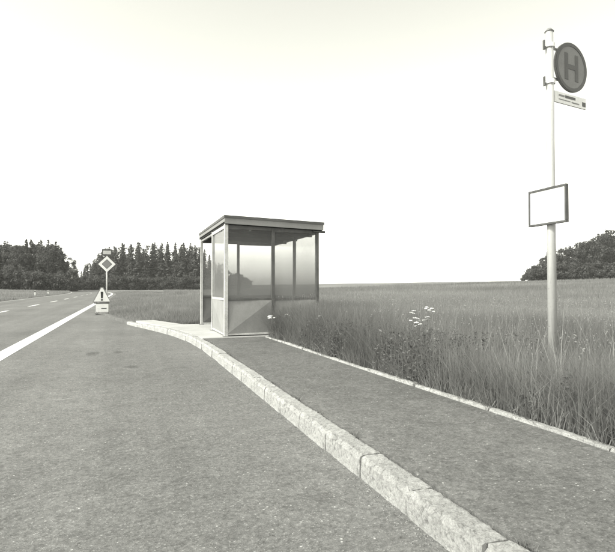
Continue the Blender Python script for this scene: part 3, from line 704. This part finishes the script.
def leafy_crown(seed, H=12.0, RB=3.2, base=0.12):
    r = np.random.default_rng(seed); C, N, Sz, Tv = [], [], [], []
    for _ in range(46):
        t = r.uniform(base, 0.97); z = H*t; prof = RB*math.sin(math.pi*min(1, (t-base*0.3)/(1.12-base*0.3)))**0.7
        a = r.uniform(0, 6.28); q = prof*math.sqrt(r.uniform(0.1, 1)); c = np.array([math.cos(a)*q, math.sin(a)*q, z]); rc = r.uniform(0.5, 1.15)
        m_ = int(70*rc); v = norm(r.normal(size=(m_, 3))); rad = rc*r.uniform(0.35, 1.1, m_)[:, None]
        C.append(c+v*rad*np.array([1, 1, .8])); N.append(v*0.6+r.normal(0, .5, (m_, 3))+np.array([0, 0, .4])); Sz.append(r.uniform(0.12, 0.30, m_)); Tv.append(r.normal(.5, .18)+r.normal(0, .14, m_))
    C, N, Sz, Tv = np.concatenate(C), norm(np.concatenate(N)), np.concatenate(Sz), np.concatenate(Tv)
    return leaf_cloud('crown', C, N, Sz, Tv, 'leafy', aspect=0.6)
def trunk_mesh(seed, H, r0, limbs):
    rr = random.Random(seed); bm = bmesh.new(); p = Vector((0, 0, -0.4)); n = 5
    for i in range(n):
        q = Vector((rr.uniform(-.12, .12)*i*0.5, rr.uniform(-.12, .12)*i*0.5, H*0.92*(i+1)/n)); add_tube(bm, p, q, r0*(1-i/n)+0.03, r0*(1-(i+1)/n)+0.03, 7); p = q
    for i in range(limbs):
        a = rr.uniform(0, 6.28); z = H*rr.uniform(0.25, 0.75); l = H*rr.uniform(0.12, 0.2); add_tube(bm, (0, 0, z), (math.cos(a)*l, math.sin(a)*l, z+l*0.6), r0*0.35, 0.03, 5)
    bmesh.ops.recalc_face_normals(bm, faces=bm.faces); me = bpy.data.meshes.new('trunk'); bm.to_mesh(me); bm.free(); me.materials.append(M['bark']); return me
SPR = [(spruce_crown(100+i, 14.0, [3.0, 2.6, 3.4, 2.8, 3.2][i]), trunk_mesh(i, 14, 0.20, 0)) for i in range(5)]
LEA = [(leafy_crown(200+i, 12.0, [3.0, 3.6, 2.6, 3.3][i]), trunk_mesh(50+i, 10, 0.24, 7)) for i in range(4)]
BUS = [(leafy_crown(300+i, 4.0, 2.2, 0.05), trunk_mesh(80+i, 3, 0.08, 5)) for i in range(3)]
def tree(kind, var, x, y, h, label, group):
    lib, name, cat, h0 = {'s': (SPR, 'spruce_tree', 'tree', 14.0), 'l': (LEA, 'broadleaf_tree', 'tree', 12.0), 'b': (BUS, 'wood_edge_bush', 'bush', 4.0)}[kind]
    cr, tr = lib[var % len(lib)]
    t = empty(name, (x, y, float(ground_z(x, y))-0.05)); s_ = h/h0
    t.scale = (s_*random.uniform(.9, 1.15), s_*random.uniform(.9, 1.15), s_); t.rotation_euler = (0, 0, random.uniform(0, 6.28))
    for nm, me in (('trunk', tr), ('crown', cr)):
        o = bpy.data.objects.new(nm, me); COL.objects.link(o); o.parent = t
    tag(t, label, cat, group)
def wood(outline, dep0, rows_, step_px, mix, place, skip=0.0):
    """outline: list of (px, top y); trees in rows behind each other"""
    xs = [q[0] for q in outline]; tops = [q[1] for q in outline]
    for r_ in range(rows_):
        x = xs[0] + random.uniform(0, step_px)*(1 if r_ else 0.4)
        while x < xs[-1]:
            dep = dep0 + r_*7 + random.uniform(-2, 2); p = at_depth(x, dep)
            topy = float(np.interp(x, xs, tops)); gz_ = float(ground_z(p[0], p[1]))
            h = EYE + (287-topy)/500*dep - gz_
            k_ = random.choices('sl', mix)[0]
            h *= random.uniform(0.88, 1.05) if k_ == 's' else random.uniform(0.88, 1.0)
            if h > 1.5:
                if h < 5: k_ = 'b'
                lab = {'s': 'dark pointed spruce in the ' + place, 'l': 'dark rounded broadleaf tree in the ' + place, 'b': 'dark bush at the edge of the ' + place}[k_]
                tree(k_, random.randrange(20), float(p[0]), float(p[1]), h, lab, {'s': 'spruces', 'l': 'broadleaf trees', 'b': 'edge bushes'}[k_] + ' of the ' + place)
            x += step_px*random.uniform(0.7, 1.3)
    for x in np.arange(xs[0], xs[-1], step_px*0.95):
        p = at_depth(x, dep0-4+random.uniform(-1, 1)); topy = float(np.interp(x, xs, tops)); h = min(random.uniform(3.0, 5.0), max(1.6, EYE+(287-topy)/500*dep0-float(ground_z(p[0], p[1]))))
        tree('b', random.randrange(20), float(p[0]), float(p[1]), h, 'dark bush at the edge of the ' + place, 'edge bushes of the ' + place)
random.seed(21)
wood([(-14, 242), (5, 243), (20, 242), (40, 241), (55, 243), (62, 250), (68, 258), (75, 268)], 118, 4, 8.5, (0.45, 0.55), 'wood left of the main road')
wood([(80, 270), (90, 262), (98, 255), (105, 248), (118, 245), (150, 244), (172, 244), (196, 244), (206, 252), (216, 261), (228, 270), (240, 277), (250, 281)], 165, 4, 7.5, (0.9, 0.1), 'wood behind the shelter')
wood([(524, 279), (536, 266), (546, 253), (556, 249), (572, 244), (586, 241), (598, 233), (612, 229), (640, 225)], 138, 4, 9, (0.25, 0.75), 'wood on the right-hand skyline')

# ---------------------------------------------------------------- thin summer haze over the whole place
hz = box('haze', (-420, -40, -1.2), (760, 640, 24), 'petal')
hm = bpy.data.materials.new('haze_air'); hm.use_nodes = True; ht = hm.node_tree; ht.nodes.clear()
pv = ht.nodes.new('ShaderNodeVolumePrincipled'); pv.inputs['Color'].default_value = (0.95, 0.95, 0.93, 1); pv.inputs['Density'].default_value = 0.0003
ho = ht.nodes.new('ShaderNodeOutputMaterial'); ht.links.new(pv.outputs[0], ho.inputs['Volume'])
hz.data.materials.clear(); hz.data.materials.append(hm)
tag(hz, 'thin pale haze hanging over the fields and woods', 'haze', kind='stuff')
